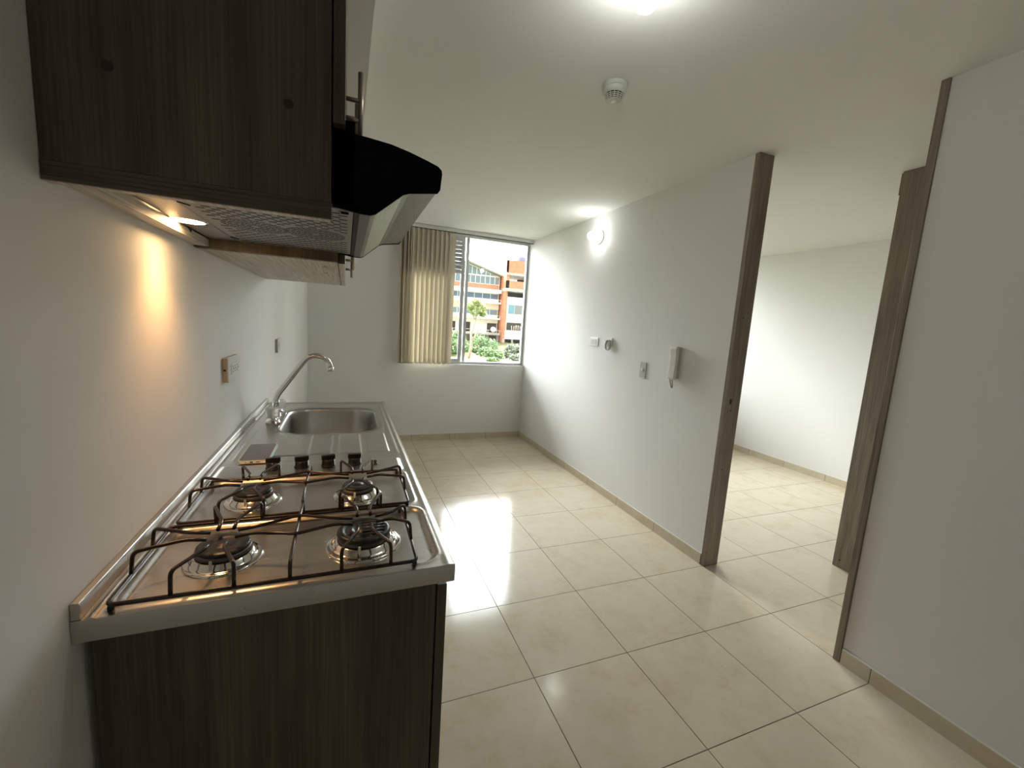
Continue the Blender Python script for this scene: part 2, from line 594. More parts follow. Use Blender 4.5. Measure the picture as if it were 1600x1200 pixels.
# ------------------------------------------------------------------ vertical blind
vb = thing('vertical_blind', (1.2, 4.74, 2.36), 'beige vertical slat blind drawn to the left side of the far window', 'blind')
mb = MB(); mb.box(.87, XR - .012, 4.712, 4.760, 2.362, 2.3985)
mb.build('headrail', mat('off_white_rail', (.74, .73, .68), .4), vb, bevel=.004)
MB().box(.88, XR - .014, 4.722, 4.750, 2.356, 2.3625).build('rail_channel', DARKHOLE, vb)
xs = [.905, .922, .941, .962, .985, 1.002, 1.022] + [1.048 + i * .0515 for i in range(8)] + [1.452]
for i, x in enumerate(xs):
    if i < 7: ang = (66, 50, 72, 56, 74, 54, 62)[i]
    else: ang = 47 - (i - 7) * 2.5
    if i == len(xs) - 1: ang = 22
    ang = math.radians(ang)
    hw = .0445
    prof = []
    for k in range(7):
        t = -1 + k / 3
        u = t * hw; bow = .004 * (1 - t * t)
        prof.append((x + u * math.cos(ang) + bow * math.sin(ang), 4.736 + u * math.sin(ang) - bow * math.cos(ang)))
    th = .0012
    poly = prof + [(a - th * math.sin(ang), b + th * math.cos(ang)) for a, b in prof[::-1]]
    m_ = MB(); m_.prism(poly, 2, .915, 2.352)
    m_.build('blind_slat', BLIND, vb)
# weights and ball chain along the bottom
mb = MB()
for i, x in enumerate(xs):
    mb.box(x - .018, x + .018, 4.7345, 4.7385, .902, .9145)
mb.build('slat_weight', mat('weight_plastic', (.62, .57, .47), .5), vb)
mb = MB(); mb.tube([(.90 + i * .02, 4.725 + .006 * math.sin(i * 2.1), .906 + .003 * math.cos(i * 2.3)) for i in range(29)], .0016, 5)
mb.build('bottom_chain', WHITEPL, vb)

# ------------------------------------------------------------------ kitchen base cabinet
cy0, cy1 = .752, 2.315
bc = thing('base_cabinet', (.28, (cy0 + cy1) / 2, 0), 'grey-brown laminate base cabinet standing under the steel worktop', 'cabinet')
mb = MB()
mb.box(.012, .532, cy0, cy0 + .018, 0.001, .8985)
mb.build('side_panel', WOOD, bc, bevel=.001)
MB().box(.012, .532, cy1 - .018, cy1, .001, .8985).build('side_panel', WOOD, bc, bevel=.001)
mb = MB()
mb.box(.02, .53, cy0 + .018, cy1 - .018, .10, .118); mb.box(.012, .016, cy0 + .018, cy1 - .018, .118, .898)
mb.box(.50, .53, 1.52, 1.54, .118, .898); mb.box(.49, .53, cy0 + .018, cy1 - .018, .85, .898)
mb.build('carcass', MELA, bc)
MB().box(.47, .486, cy0 + .018, cy1 - .018, .001, .10).build('kick_board', WOOD, bc)
nd = 4
dw = (cy1 - cy0) / nd
for i in range(nd):
    a, b_ = cy0 + .001 + i * dw, cy0 + (i + 1) * dw - .002
    d = MB().box(.5355, .5545, a, b_, .105, .880).build('cabinet_door', WOOD, bc, bevel=.001)
    hy = b_ - .035 if i % 2 == 0 else a + .035
    h = MB(); h.tube([(.585, hy, .72), (.585, hy, .86)], .006, 12)
    h.tube([(.5545, hy, .75), (.585, hy, .75)], .0045, 10); h.tube([(.5545, hy, .83), (.585, hy, .83)], .0045, 10)
    h.build('door_handle', NICKEL, d)

# ------------------------------------------------------------------ stainless worktop as one pressed sheet
ZT = .935
wx0, wx1, wy0, wy1 = .0005, .562, .730, 2.335
wt = thing('steel_worktop', (.28, 1.53, .9), 'long stainless steel worktop with pressed hob areas, drainer and sink', 'worktop')


def sd_rr(x, y, x0, x1, y0, y1, r):
    cx, cy = (x0 + x1) / 2, (y0 + y1) / 2
    qx = abs(x - cx) - (x1 - x0) / 2 + r; qy = abs(y - cy) - (y1 - y0) / 2 + r
    return math.hypot(max(qx, 0), max(qy, 0)) + min(max(qx, qy), 0) - r


def sstep(a, b, t):
    t = max(0, min(1, (t - a) / (b - a)))
    return t * t * (3 - 2 * t)


SB = (.118, .502, 1.735, 2.215, .105)      # sink bowl
WELLS = [(.040, .536, .752, .998, .03), (.040, .528, 1.016, 1.262, .03)]


def hgt(x, y):
    h = 0.0
    # ridge and trough along the wall
    h += .0030 * math.exp(-((x - .0235) / .0035) ** 2)
    h -= .0016 * math.exp(-((x - .0165) / .003) ** 2)
    # rolled rim at the front and both ends
    e = min(x1_ - x for x1_ in (wx1,))
    h += .0016 * math.exp(-((e - .012) / .006) ** 2) * (1 if True else 0)
    for w_ in WELLS:
        d = sd_rr(x, y, *w_)
        h -= .0060 * (1 - sstep(-.009, .001, d))
        h += .0018 * math.exp(-((d - .0045) / .0035) ** 2)
    # control strip with a sloping nose
    if .03 < x < .54:
        ex = sstep(.03, .045, x) * (1 - sstep(.52, .535, x))
        h += .0045 * ex * sstep(1.262, 1.285, y) * (1 - sstep(1.372, 1.392, y))
    # drainer pads
    for a, b_ in ((.140, .232), (.253, .322), (.345, .417), (.438, .507)):
        d = sd_rr(x, y, a, b_, 1.462, 1.700, .006)
        h += .0022 * (1 - sstep(-.003, .003, d))
    # long pressed line at the front of drainer and sink
    d = sd_rr(x, y, .528, .536, 1.44, 2.26, .004)
    h += .0014 * (1 - sstep(-.002, .005, d))
    d = sd_rr(x, y, .048, .054, 1.44, 1.80, .003)
    h += .0014 * (1 - sstep(-.002, .004, d))
    # slightly raised flange round the bowl
    d = sd_rr(x, y, *SB)
    h -= .0022 * (1 - sstep(0.0, .016, d))
    # raised lip at the far end
    h += .0050 * sstep(wy1 - .018, wy1 - .008, y)
    return h


nx, ny = 188, 460
vs, fs = [], []
for j in range(ny + 1):
    y = wy0 + (wy1 - wy0) * j / ny
    for i in range(nx + 1):
        x = wx0 + (wx1 - wx0) * i / nx
        vs.append((x, y, ZT + hgt(x, y)))
for j in range(ny):
    for i in range(nx):
        x = wx0 + (wx1 - wx0) * (i + .5) / nx; y = wy0 + (wy1 - wy0) * (j + .5) / ny
        if sd_rr(x, y, *SB) < -.006: continue
        a = j * (nx + 1) + i
        fs.append((a, a + 1, a + nx + 2, a + nx + 1))
# skirt: front, near end, far end
b0 = len(vs)
def skirt(idx, dx, dy):
    base = len(vs)
    for k in idx:
        x, y, z = vs[k]
        vs.append((x + dx, y + dy, z - .002)); vs.append((x + dx, y + dy, .9005)); vs.append((x + dx - (dx > 0) * .012 , y + dy - (dy != 0) * math.copysign(.012, dy), .9000))
    for q in range(len(idx) - 1):
        a, c = base + q * 3, base + (q + 1) * 3
        fs.append((idx[q], idx[q + 1], c, a)); fs.append((a, c, c + 1, a + 1)); fs.append((a + 1, c + 1, c + 2, a + 2))
skirt([j * (nx + 1) + nx for j in range(ny + 1)], .001, 0)
skirt([i for i in range(nx + 1)], 0, -.001)
skirt([ny * (nx + 1) + i for i in range(nx + 1)], 0, .001)
m_ = MB(); m_.add(vs, fs, False)
for k in range(nx * ny * 0, len(m_.sm)): m_.sm[k] = True
top = m_.build('pressed_top', STEEL, wt)
# hard edge between top and skirt
es = top.modifiers.new('split', 'EDGE_SPLIT'); es.split_angle = math.radians(50)
mb = MB()
mb.prism([(.0008, .9355), (.0125, .9355), (.0125, .958), (.011, .9615), (.0035, .9625), (.0008, .961)], 1, wy0, wy1)
mb.build('upstand', STEEL, wt, bevel=.001)

# bowl
def ring(off, z, k=10):
    x0, x1, y0, y1, r = SB
    return [(px, py, z) for px, py in rrect(x0 + off, x1 - off, y0 + off, y1 - off, max(r - off * .8, .02), k)]
prof = [(-.0015, ZT - .0012), (.0, ZT - .0014), (.004, ZT - .0028), (.0085, ZT - .008), (.011, ZT - .016), (.016, ZT - .06), (.024, ZT - .115), (.034, ZT - .138), (.05, ZT - .149), (.075, ZT - .153), (.12, ZT - .155), (.165, ZT - .157)]
vs, fs = [], []
for o_, z in prof: vs += ring(o_, z)
n = len(ring(0, 0))
for i in range(len(prof) - 1):
    for k in range(n):
        l = (k + 1) % n
        fs.append((i * n + k, i * n + l, (i + 1) * n + l, (i + 1) * n + k))
fs.append(tuple((len(prof) - 1) * n + k for k in range(n)))
m_ = MB().add(vs, fs, True)
bw = m_.build('sink_bowl', BOWL, wt)
m_ = MB(); m_.lathe([(.0, .004), (.015, .004), (.030, .0055), (.038, .004), (.042, .0015)], (.31, 1.975, ZT - .157), (0, 0, 1), 28)
m_.build('drain_strainer', CHROME, bw)

# ------------------------------------------------------------------ hob parts (fixed in the worktop)
def burner(cx, cy, R, RD, grooves=False):
    zb = ZT - .0062
    t = thing('burner', (cx, cy, zb)); t.parent = wt; t.location = Vector((cx, cy, zb)) - wt.location
    m_ = MB()
    m_.lathe([(RD, .0002), (RD * .985, .003), (RD * .95, .0045), (RD * .90, .0042), (RD * .80, .0075), (R * 1.04, .0155), (R * .92, .0165), (R * .9, .008)], (cx, cy, zb), n=48)
    m_.build('drip_ring', DRIP, t)
    m_ = MB()
    m_.lathe([(R * .80, .006), (R * .80, .0155), (R * .97, .0175), (R * .99, .021), (R * .97, .0245), (R * .70, .0255)], (cx, cy, zb), n=48)
    m_.build('burner_body', BURNERALU, t)
    m_ = MB()
    if grooves:
        m_.lathe([(R * .93, .0245), (R * 1.0, .027), (R * 1.0, .031), (R * .95, .034), (R * .78, .0345), (R * .74, .032), (R * .62, .032), (R * .58, .0345), (R * .42, .0345), (R * .38, .032), (R * .26, .032), (R * .22, .0345), (0, .035)], (cx, cy, zb), n=48)
        for q in range(5):
            yy = cy - R * .5 + q * R * .25
            hw = math.sqrt(max(R * R * .78 - (yy - cy) ** 2, 0)) * .9
            m_.tube([(cx - hw * .1, yy, zb + .0345), (cx + hw, yy, zb + .0345)], .0017, 6)
    else:
        m_.lathe([(R * .90, .0245), (R * .94, .026), (R * .94, .029), (R * .88, .0315), (R * .55, .0325), (R * .5, .031), (R * .3, .031), (R * .26, .033), (0, .0335)], (cx, cy, zb), n=48)
    m_.build('burner_cap', BURNERBLK, t)
    m_ = MB(); m_.tube([(cx - R * .2, cy - R * 1.06, zb + .004), (cx - R * .2, cy - R * 1.06, zb + .024)], .0024, 8)
    m_.build('spark_pin', WHITEPL, t)
    return t
BUR = [(.156, .868, .046, .064, False), (.402, .860, .052, .074, True), (.157, 1.132, .043, .062, False), (.396, 1.116, .040, .060, False)]
for b_ in BUR: burner(*b_)

# knobs
for k, (kx, rot_) in enumerate(((.172, 4), (.246, 20), (.318, 14), (.392, 0))):
    zk = ZT + .0046
    kk = MB()
    kk.lathe([(.0, 0), (.0205, 0), (.0205, .004), (.0185, .006), (.0175, .020), (.0155, .0215), (0, .0215)], (kx, 1.333, zk), n=28)
    a = math.radians(rot_)
    c_, s_ = math.cos(a), math.sin(a)
    poly = [(kx + c_ * px - s_ * py, 1.333 + s_ * px + c_ * py) for px, py in ((-.0185, -.0065), (.0185, -.0065), (.0195, 0), (.0185, .0065), (-.0185, .0065), (-.0195, 0))]
    kk.prism(poly, 2, zk + .02, zk + .034)
    o = kk.build('control_knob', KNOBBLK, wt, bevel=.0015)
m_ = MB(); m_.lathe([(.0075, 0), (.0075, .002), (.0045, .003), (.0045, .008), (.0062, .009), (.0062, .013), (0, .0145)], (.452, 1.322, ZT + .0045), n=20)
m_.build('ignition_button', KNOBBLK, wt)

# grates
def grate(x0, x1, y0, y1, cxs, cy, label):
    zf = ZT + .0105
    zt = ZT + .050
    g = thing('pan_grate', ((x0 + x1) / 2, (y0 + y1) / 2, ZT), label, 'pan support', 'wire pan supports on the hob')
    m_ = MB()
    m_.tube(soften([(x0, y0, zf), (x1, y0, zf), (x1, y1, zf), (x0, y1, zf)], .012, 5, True), .0035, 8, closed=True)
    m_.build('frame_wire', BLACKENAMEL, g)
    for px, py in ((x0 + .004, y0 + .004), (x1 - .004, y0 + .004), (x0 + .004, y1 - .004), (x1 - .004, y1 - .004)):
        m_ = MB(); zb = ZT + hgt(px, py) + .0003
        m_.lathe([(.0, 0), (.0040, 0), (.0046, .003), (.0036, zf - zb - .002), (0, zf - zb - .002)], (px, py, zb), n=12)
        m_.build('rubber_foot', RUBBER, g)
    r = .0033

    def prong(pts):
        q = MB(); q.tube(soften(pts, .010, 5), r, 8); q.build('prong', BLACKENAMEL, g)
    w1, w2 = .042, .013
    for cx in cxs:
        for sy, ye in ((-1, y0), (1, y1)):
            for sx in (-1, 1):
                L = abs(ye - cy)
                prong([(cx + sx * w1, ye, zf), (cx + sx * w1, ye - sy * .004, zt), (cx + sx * w2, ye - sy * (L - .052), zt - .002), (cx + sx * w2, cy + sy * .022, zt - .006)])
    for sx, xe, cx in ((-1, x0, cxs[0]), (1, x1, cxs[1])):
        L = abs(xe - cx)
        for s in (-1, 1):
            prong([(xe, cy + s * w1, zf), (xe - sx * .004, cy + s * w1, zt), (xe - sx * (L - .052), cy + s * w2, zt - .002), (cx + sx * .022, cy + s * w2, zt - .006)])
    xm = (cxs[0] + cxs[1]) / 2
    for s in (-1, 1):
        q = MB()
        q.tube(soften([(cxs[0] + .022, cy + s * w2, zt - .006), (cxs[0] + .055, cy + s * w2, zt - .002), (xm, cy + s * .040, zt), (cxs[1] - .055, cy + s * w2, zt - .002), (cxs[1] - .022, cy + s * w2, zt - .006)], .012, 5), r, 8)
        q.build('long_prong', BLACKENAMEL, g)
    q = MB()
    q.tube(soften([(xm, y0, zf), (xm, y0 + .002, zt - .012), (xm, y0 + .05, zt - .006), (xm, y1 - .05, zt - .006), (xm, y1 - .002, zt - .012), (xm, y1, zf)], .010, 5), r, 8)
    q.build('cross_wire', BLACKENAMEL, g)
    return g
grate(.036, .492, .742, .992, (.156, .402), .864, 'nearest dark wire pan grate over the two front burners')
grate(.042, .512, 1.004, 1.244, (.157, .396), 1.124, 'dark wire pan grate on the rear burners in front of the black knobs')

# ------------------------------------------------------------------ tap
tp = thing('kitchen_tap', (.092, 1.99, ZT), 'chrome swan neck kitchen tap with two clear acrylic handles beside the sink', 'tap')
zt0 = ZT + .0003
m_ = MB()
base = rrect(.064, .120, 1.872, 2.108, .0275, 8)
for o_, z0_, z1_ in ((0, 0, .010),):
    vs = [(x, y, zt0) for x, y in base] + [(x, y, zt0 + .009) for x, y in base] + [(.092 + (x - .092) * .8, 1.99 + (y - 1.99) * .955, zt0 + .018) for x, y in base]
    nb = len(base)
    fs = [(i, (i + 1) % nb, nb + (i + 1) % nb, nb + i) for i in range(nb)] + [(nb + i, nb + (i + 1) % nb, 2 * nb + (i + 1) % nb, 2 * nb + i) for i in range(nb)] + [tuple(2 * nb + i for i in range(nb)), tuple(range(nb))]
    m_.add(vs, fs, False)
m_.lathe([(.019, .016), (.017, .026), (.0125, .036), (.0125, .050)], (.092, 1.99, zt0), n=24)
m_.build('tap_base', CHROME, tp, bevel=.001)
sp_pts = soften([(.092, 1.99, ZT + .045), (.092, 1.99, ZT + .098), (.200, 1.995, ZT + .252)], .02, 6)
arc = []
# swan neck arc continuing the sloping pipe
p_end = Vector((.200, 1.995, ZT + .252))
dirv = unit((.108, 0, .154))
cen = p_end + Vector((dirv.z, 0, -dirv.x)) * .056
a0 = math.atan2(p_end.z - cen.z, p_end.x - cen.x)
for i in range(1, 17):
    a = a0 - math.radians(140) * i / 16
    arc.append((cen.x + .056 * math.cos(a), 1.995, cen.z + .056 * math.sin(a)))
m_ = MB(); m_.tube(sp_pts + arc, .0115, 16)
m_.build('spout', CHROME, tp)
e1, e0 = Vector(arc[-1]), Vector(arc[-2])
dd = unit(e1 - e0)
m_ = MB(); m_.tube([e1 - dd * .003, e1 + dd * .016], .0138, 16)
m_.build('aerator', CHROME, tp)
for yy in (1.905, 2.075):
    m_ = MB()
    m_.lathe([(.017, .010), (.017, .016), (.011, .020), (.010, .030)], (.092, yy, zt0), n=20)
    st = m_.build('valve_stem', CHROME, tp)
    m_ = MB()
    P_ = [(.0, .026), (.019, .026), (.0235, .032), (.027, .052), (.027, .062), (.023, .067), (0, .068)]
    m_.lathe(P_, (.092, yy, zt0), n=8, smooth=False)
    m_.build('tap_handle', ACRYL, tp, bevel=.001)

# ------------------------------------------------------------------ phone
ph = thing('mobile_phone', (.115, 1.49, ZT), 'mobile phone lying screen up with pale frame on the steel drainer', 'phone')
PZ = ZT + .0028
ang = math.radians(-1)
def phone_poly(x0, x1, y0, y1, r):
    return rrect(x0, x1, y0, y1, r, 5)
m_ = MB(); m_.prism(phone_poly(.070, .153, 1.395, 1.572, .010), 2, PZ, PZ + .0095)
m_.build('phone_body', mat('pale_phone_frame', (.72, .72, .66), .3, .2), ph, bevel=.0025)
m_ = MB(); m_.prism(phone_poly(.0735, .1495, 1.3985, 1.5685, .008), 2, PZ + .0093, PZ + .0101)
m_.build('phone_screen', mat('dark_mauve_screen', (.085, .06, .07), .08), ph)
m_ = MB(); m_.box(.1525, .1540, 1.405, 1.562, PZ + .0015, PZ + .0080)
m_.build('blue_side_strip', mat('pale_blue_plastic', (.35, .58, .68), .35), ph)
m_ = MB(); m_.box(.102, .110, 1.3943, 1.3952, PZ + .003, PZ + .0065); m_.box(.118, .128, 1.3943, 1.3952, PZ + .0038, PZ + .0058); m_.box(.090, .093, 1.3943, 1.3952, PZ + .004, PZ + .0055)
m_.build('port_opening', DARKHOLE, ph)

# ------------------------------------------------------------------ wall cabinets
def bar_handle(mbx, x, y, z0, z1, p0, p1, xd):
    mbx.tube([(x, y, z0), (x, y, z1)], .0058, 14)
    mbx.tube([(xd, y, p0), (x, y, p0)], .0046, 12); mbx.tube([(xd, y, p1), (x, y, p1)], .0046, 12)
    return mbx
ca = thing('wall_cabinet', (.17, 1.05, 1.54), 'dark grey-brown wall cabinet over the cooker hood, large side panel nearest', 'cabinet', 'wall cabinets above the worktop')
zc0, zc1 = 1.541, 2.251
MB().box(.0008, .340, .750, .768, zc0 + .024, zc1).build('side_panel', WOOD, ca, bevel=.0008)
m_ = MB()
for i in range(4):
    m_.box(.0008, .3405, .7494 - (i % 2) * .0004, .768, zc0 + i * .006, zc0 + i * .006 + .0056)
m_.build('grooved_bottom_edge', WOODH, ca)
MB().box(.001, .339, .7505, .7675, zc0 - .0012, zc0).build('pale_lower_edge', MELA, ca)
MB().box(.0008, .340, 1.334, 1.351, zc0, zc1).build('side_panel', WOOD, ca, bevel=.0008)
m_ = MB(); m_.box(.001, .338, .7685, 1.3335, 1.700, 1.716); m_.box(.001, .338, .7685, 1.3335, zc1 - .016, zc1 - .001); m_.box(.001, .006, .7685, 1.3335, 1.716, zc1 - .016)
m_.build('carcass', MELA, ca)
m_ = MB(); m_.box(.001, .034, .7685, 1.3335, 1.545, 1.563)
m_.build('rear_rail', MELA, ca)
for x, z in ((.074, 1.692), (.282, 1.695), (.074, 2.17), (.282, 2.17)):
    m_ = MB(); m_.lathe([(0, .0006), (.0062, .0006), (.0068, 0)], (x, .750, z), (0, -1, 0), 20)
    m_.build('screw_cap', CAPM, ca)
for a, b_, hy in ((.7515, 1.049, 1.012), (1.052, 1.350, 1.098)):
    d = MB().box(.3420, .3595, a, b_, 1.684, zc1 - .002).build('cabinet_door', WOOD, ca, bevel=.0008)
    if hy < 1.05: bar_handle(MB(), .388, hy, 1.75, 1.890, 1.797, 1.836, .3595).build('door_handle', NICKEL, d)
    else: bar_handle(MB(), .3835, hy, 1.73, 1.866, 1.780, 1.834, .3595).build('door_handle', NICKEL, d)
m_ = MB(); m_.tube(soften([(.012, 1.33, 1.70), (.020, 1.25, 1.572), (.030, 1.20, 1.556), (.040, 1.18, 1.570)], .02, 5), .004, 8)
m_.build('power_cord', RUBBER, ca)

cb = thing('wall_cabinet', (.17, 1.87, 1.54), 'wall cabinet beyond the cooker hood with pale underside, above the tap', 'cabinet', 'wall cabinets above the worktop')
yb0, yb1 = 1.3525, 2.385
MB().box(.0008, .340, yb0, yb0 + .018, zc0, zc1).build('side_panel', WOODH, cb)
MB().box(.0008, .340, yb1 - .018, yb1, zc0, zc1).build('side_panel', WOOD, cb)
MB().box(.0008, .3395, yb0 + .018, yb1 - .018, zc0 + .0005, zc0 + .0165).build('pale_bottom_panel', MELA, cb)
m_ = MB(); m_.box(.001, .338, yb0 + .018, yb1 - .018, zc1 - .016, zc1 - .001); m_.box(.001, .006, yb0 + .018, yb1 - .018, zc0 + .017, zc1 - .016)
m_.build('carcass', MELA, cb)
m_ = MB(); m_.box(.001, .339, yb0 + .001, yb1 - .001, zc0 - .0012, zc0); m_.build('pale_lower_edge', MELA, cb)
for x, y in ((.30, 1.50), (.295, 1.72)):
    m_ = MB(); m_.lathe([(0, .0006), (.007, .0006), (.007, 0)], (x, y, zc0 - .0012), (0, 0, -1), 14)
    m_.build('screw_cap', WOODH, cb)
for a, b_, hy in ((yb0 + .001, 1.818, 1.785), (1.822, 2.105, 2.075), (2.109, yb1, 2.14)):
    d = MB().box(.3420, .3595, a, b_, zc0 - .002, zc1 - .002).build('cabinet_door', WOOD, cb, bevel=.0008)
    MB().box(.3422, .3593, a + .001, b_ - .001, zc0 - .0032, zc0 - .002).build('pale_door_edge', MELA, d)
    if hy != 2.075: bar_handle(MB(), .387, hy, 1.565, 1.705, 1.600, 1.670, .3595).build('door_handle', NICKEL, d)

# ------------------------------------------------------------------ cooker hood
hd = thing('cooker_hood', (.22, 1.05, 1.56), 'black and silver cooker hood with perforated filter under the near wall cabinet', 'cooker hood')
hy0, hy1 = .7695, 1.3325
m_ = MB()
m_.box(.036, .374, hy0, hy1, 1.572, 1.698)
m_.build('hood_housing', BLACKPLASTIC, hd)
m_ = MB(); m_.box(.036, .096, hy0 + .001, hy1 - .001, 1.5650, 1.5715)
m_.build('lamp_panel', FILTERM, hd, bevel=.0008)
m_ = MB(); m_.box(.098, .3735, hy0 + .010, hy1 - .001, 1.5650, 1.5715)
flt = m_.build('grease_filter', FILTERM, hd, bevel=.0008)
# slots of the filter
m_ = MB()
def slot(x, y, a, L=.0062, W=.0022):
    ca_, sa = math.cos(a), math.sin(a)
    z = 1.5649
    pts = []
    for px, py in ((-L, 0), (-L * .8, -W), (L * .8, -W), (L, 0), (L * .8, W), (-L * .8, W)):
        pts.append((x + ca_ * px - sa * py, y + sa * px + ca_ * py))
    m_.prism(pts, 2, z - .0003, z + .0003)
cens = [(.185, 1.06), (.300, 1.06)]
for (cx, cy) in cens:
    for ri, (rr_, cnt) in enumerate(((.012, 8), (.022, 14), (.032, 20), (.042, 26), (.052, 32))):
        for q in range(cnt):
            a = 2 * math.pi * q / cnt + ri * .3
            x, y = cx + rr_ * 1.08 * math.cos(a), cy + rr_ * 1.25 * math.sin(a)
            slot(x, y, math.radians(15 * math.sin(a * 2)), .0048, .0021)
row = 0
y = hy0 + .028
while y < hy1 - .02:
    x = .122 + (row % 2) * .012
    while x < .362:
        if all(((x - cx) / 1.08) ** 2 + ((y - cy) / 1.25) ** 2 > .063 ** 2 for cx, cy in cens):
            slot(x, y, 0, .0075, .0029)
        x += .0235
    y += .0165; row += 1
m_.build('filter_slots', DARKHOLE, hd)
for a_, b_, r_ in (((.354, .80, 1.5648), (.366, .80, 1.5648), .003), ((.098, .90, 1.5645), (.110, .92, 1.5645), .0016), ((.100, 1.25, 1.5645), (.112, 1.27, 1.5645), .0016)):
    m_ = MB(); m_.tube([a_, b_], r_, 6); m_.build('filter_latch', BLACKPLASTIC, hd)
# lamp
lx, ly = .058, 1.092
m_ = MB(); m_.lathe([(.036, 0), (.0345, .0022), (.030, .0015)], (lx, ly, 1.565), (0, 0, -1), 32)
lr = m_.build('lamp_ring', CHROME, hd)
m_ = MB(); m_.lathe([(0, .0022), (.020, .0020), (.030, .0010), (.030, 0)], (lx, ly, 1.565), (0, 0, -1), 32)
m_.build('lamp_lens', HALO, hd)
L = bpy.data.lights.new('hood_lamp_light', 'SPOT')
L.energy = 2.7; L.color = (1.0, .50, .17); L.spot_size = math.radians(112); L.spot_blend = 1.0; L.shadow_soft_size = .026
lo = bpy.data.objects.new('hood_lamp_light', L); lo.location = (lx, ly, 1.556); col.objects.link(lo)
lo.rotation_euler = (0, math.radians(-10), 0); lo.parent = hd; lo.location = Vector((lx, ly, 1.556)) - hd.location
# visor
side = [(.342, 1.682), (.362, 1.682), (.394, 1.680), (.430, 1.677), (.460, 1.671), (.490, 1.663), (.509, 1.657), (.515, 1.652), (.5165, 1.646), (.514, 1.619), (.510, 1.613), (.462, 1.605), (.452, 1.601), (.408, 1.563), (.400, 1.560), (.382, 1.560), (.342, 1.566)]
m_ = MB(); m_.prism(side, 1, hy0, hy0 + .006); m_.build('visor_cheek', BLACKPLASTIC, hd, bevel=.0008)
m_ = MB(); m_.prism(side, 1, hy1 - .006 + .018, hy1 + .018); m_.build('visor_cheek', BLACKPLASTIC, hd, bevel=.0008)
prof_f = [(.383, 1.5615), (.400, 1.5615), (.408, 1.5645), (.452, 1.6025), (.462, 1.6065), (.508, 1.6145), (.506, 1.617), (.461, 1.6095), (.4505, 1.6055), (.4065, 1.5675), (.399, 1.5645), (.383, 1.5645)]
m_ = MB(); m_.prism(prof_f, 1, hy0 + .006, hy1 + .012, False); m_.build('silver_visor_front', HOODSTEEL, hd)
top_f = [(.376, 1.680), (.394, 1.679), (.430, 1.676), (.460, 1.670), (.490, 1.662), (.509, 1.655), (.514, 1.646), (.511, 1.620), (.508, 1.620), (.510, 1.645), (.506, 1.652), (.489, 1.659), (.460, 1.667), (.430, 1.673), (.394, 1.676), (.376, 1.677)]
m_ = MB(); m_.prism(top_f, 1, hy0 + .006, hy1 + .012); m_.build('visor_top', BLACKPLASTIC, hd)
m_ = MB(); m_.box(.3745, .3825, hy0, hy1, 1.5625, 1.5720); m_.build('visor_gap', DARKHOLE, hd)

# ------------------------------------------------------------------ wall fittings, left wall
def recept(mb, x, y, z, sgn, sc_=1.0):
    for dz in (-.009, .009):
        mb.box(min(x, x + sgn * .0005), max(x, x + sgn * .0005), y - .004, y + .004, z + dz - .0012, z + dz + .0012)
    mb.box(min(x, x + sgn * .0005), max(x, x + sgn * .0005), y + .008, y + .012, z - .003, z + .003)
t = thing('wall_socket', (0, 1.65, 1.193), 'deep white double socket on the left wall, before the tap', 'socket')
MB().box(.0005, .012, 1.572, 1.725, 1.154, 1.232).build('mounting_box', IVORYPL, t, bevel=.0015)
MB().box(.012, .0165, 1.570, 1.727, 1.152, 1.234).build('socket_plate', WHITEPL, t, bevel=.0018)
m_ = MB(); m_.prism([(a, b_) for a, b_ in rrect(1.602, 1.695, 1.176, 1.210, .004, 3)], 0, .0165, .0185); m_.build('socket_insert', WHITEPL, t)
m_ = MB()
for yy in (1.620, 1.648, 1.676): recept(m_, .0185, yy, 1.193, 1)
m_.build('socket_holes', DARKHOLE, t)
m_ = MB(); m_.lathe([(0, .0008), (.0035, .0008), (.0035, 0)], (.006, 1.572, 1.193), (0, -1, 0), 12); m_.build('screw', DARKHOLE, t)
t = thing('wall_switch', (0, 2.72, 1.195), 'small white switch plate on the left wall behind the tap', 'switch')
MB().box(.0005, .010, 2.662, 2.788, 1.158, 1.232).build('mounting_box', IVORYPL, t, bevel=.001)
MB().box(.010, .0135, 2.660, 2.790, 1.156, 1.234).build('switch_plate', WHITEPL, t, bevel=.0015)
MB().box(.0135, .016, 2.705, 2.745, 1.180, 1.210).build('switch_key', WHITEPL, t, bevel=.001)

# ------------------------------------------------------------------ wall fittings, right wall
X = XR
t = thing('wall_socket', (X, 3.248, 1.295), 'white blank socket plate on the right wall beside the coiled cable', 'socket')
MB().box(X - .006, X - .0004, 3.180, 3.318, 1.260, 1.334).build('socket_plate', WHITEPL, t, bevel=.0015)
MB().box(X - .0085, X - .006, 3.205, 3.293, 1.275, 1.319).build('socket_insert', GREYPL, t, bevel=.001)
m_ = MB()
for yy in (3.23, 3.262): recept(m_, X - .0085, yy, 1.297, -1)
m_.build('socket_holes', mat('grey_slot', (.25, .24, .22), .6), t)

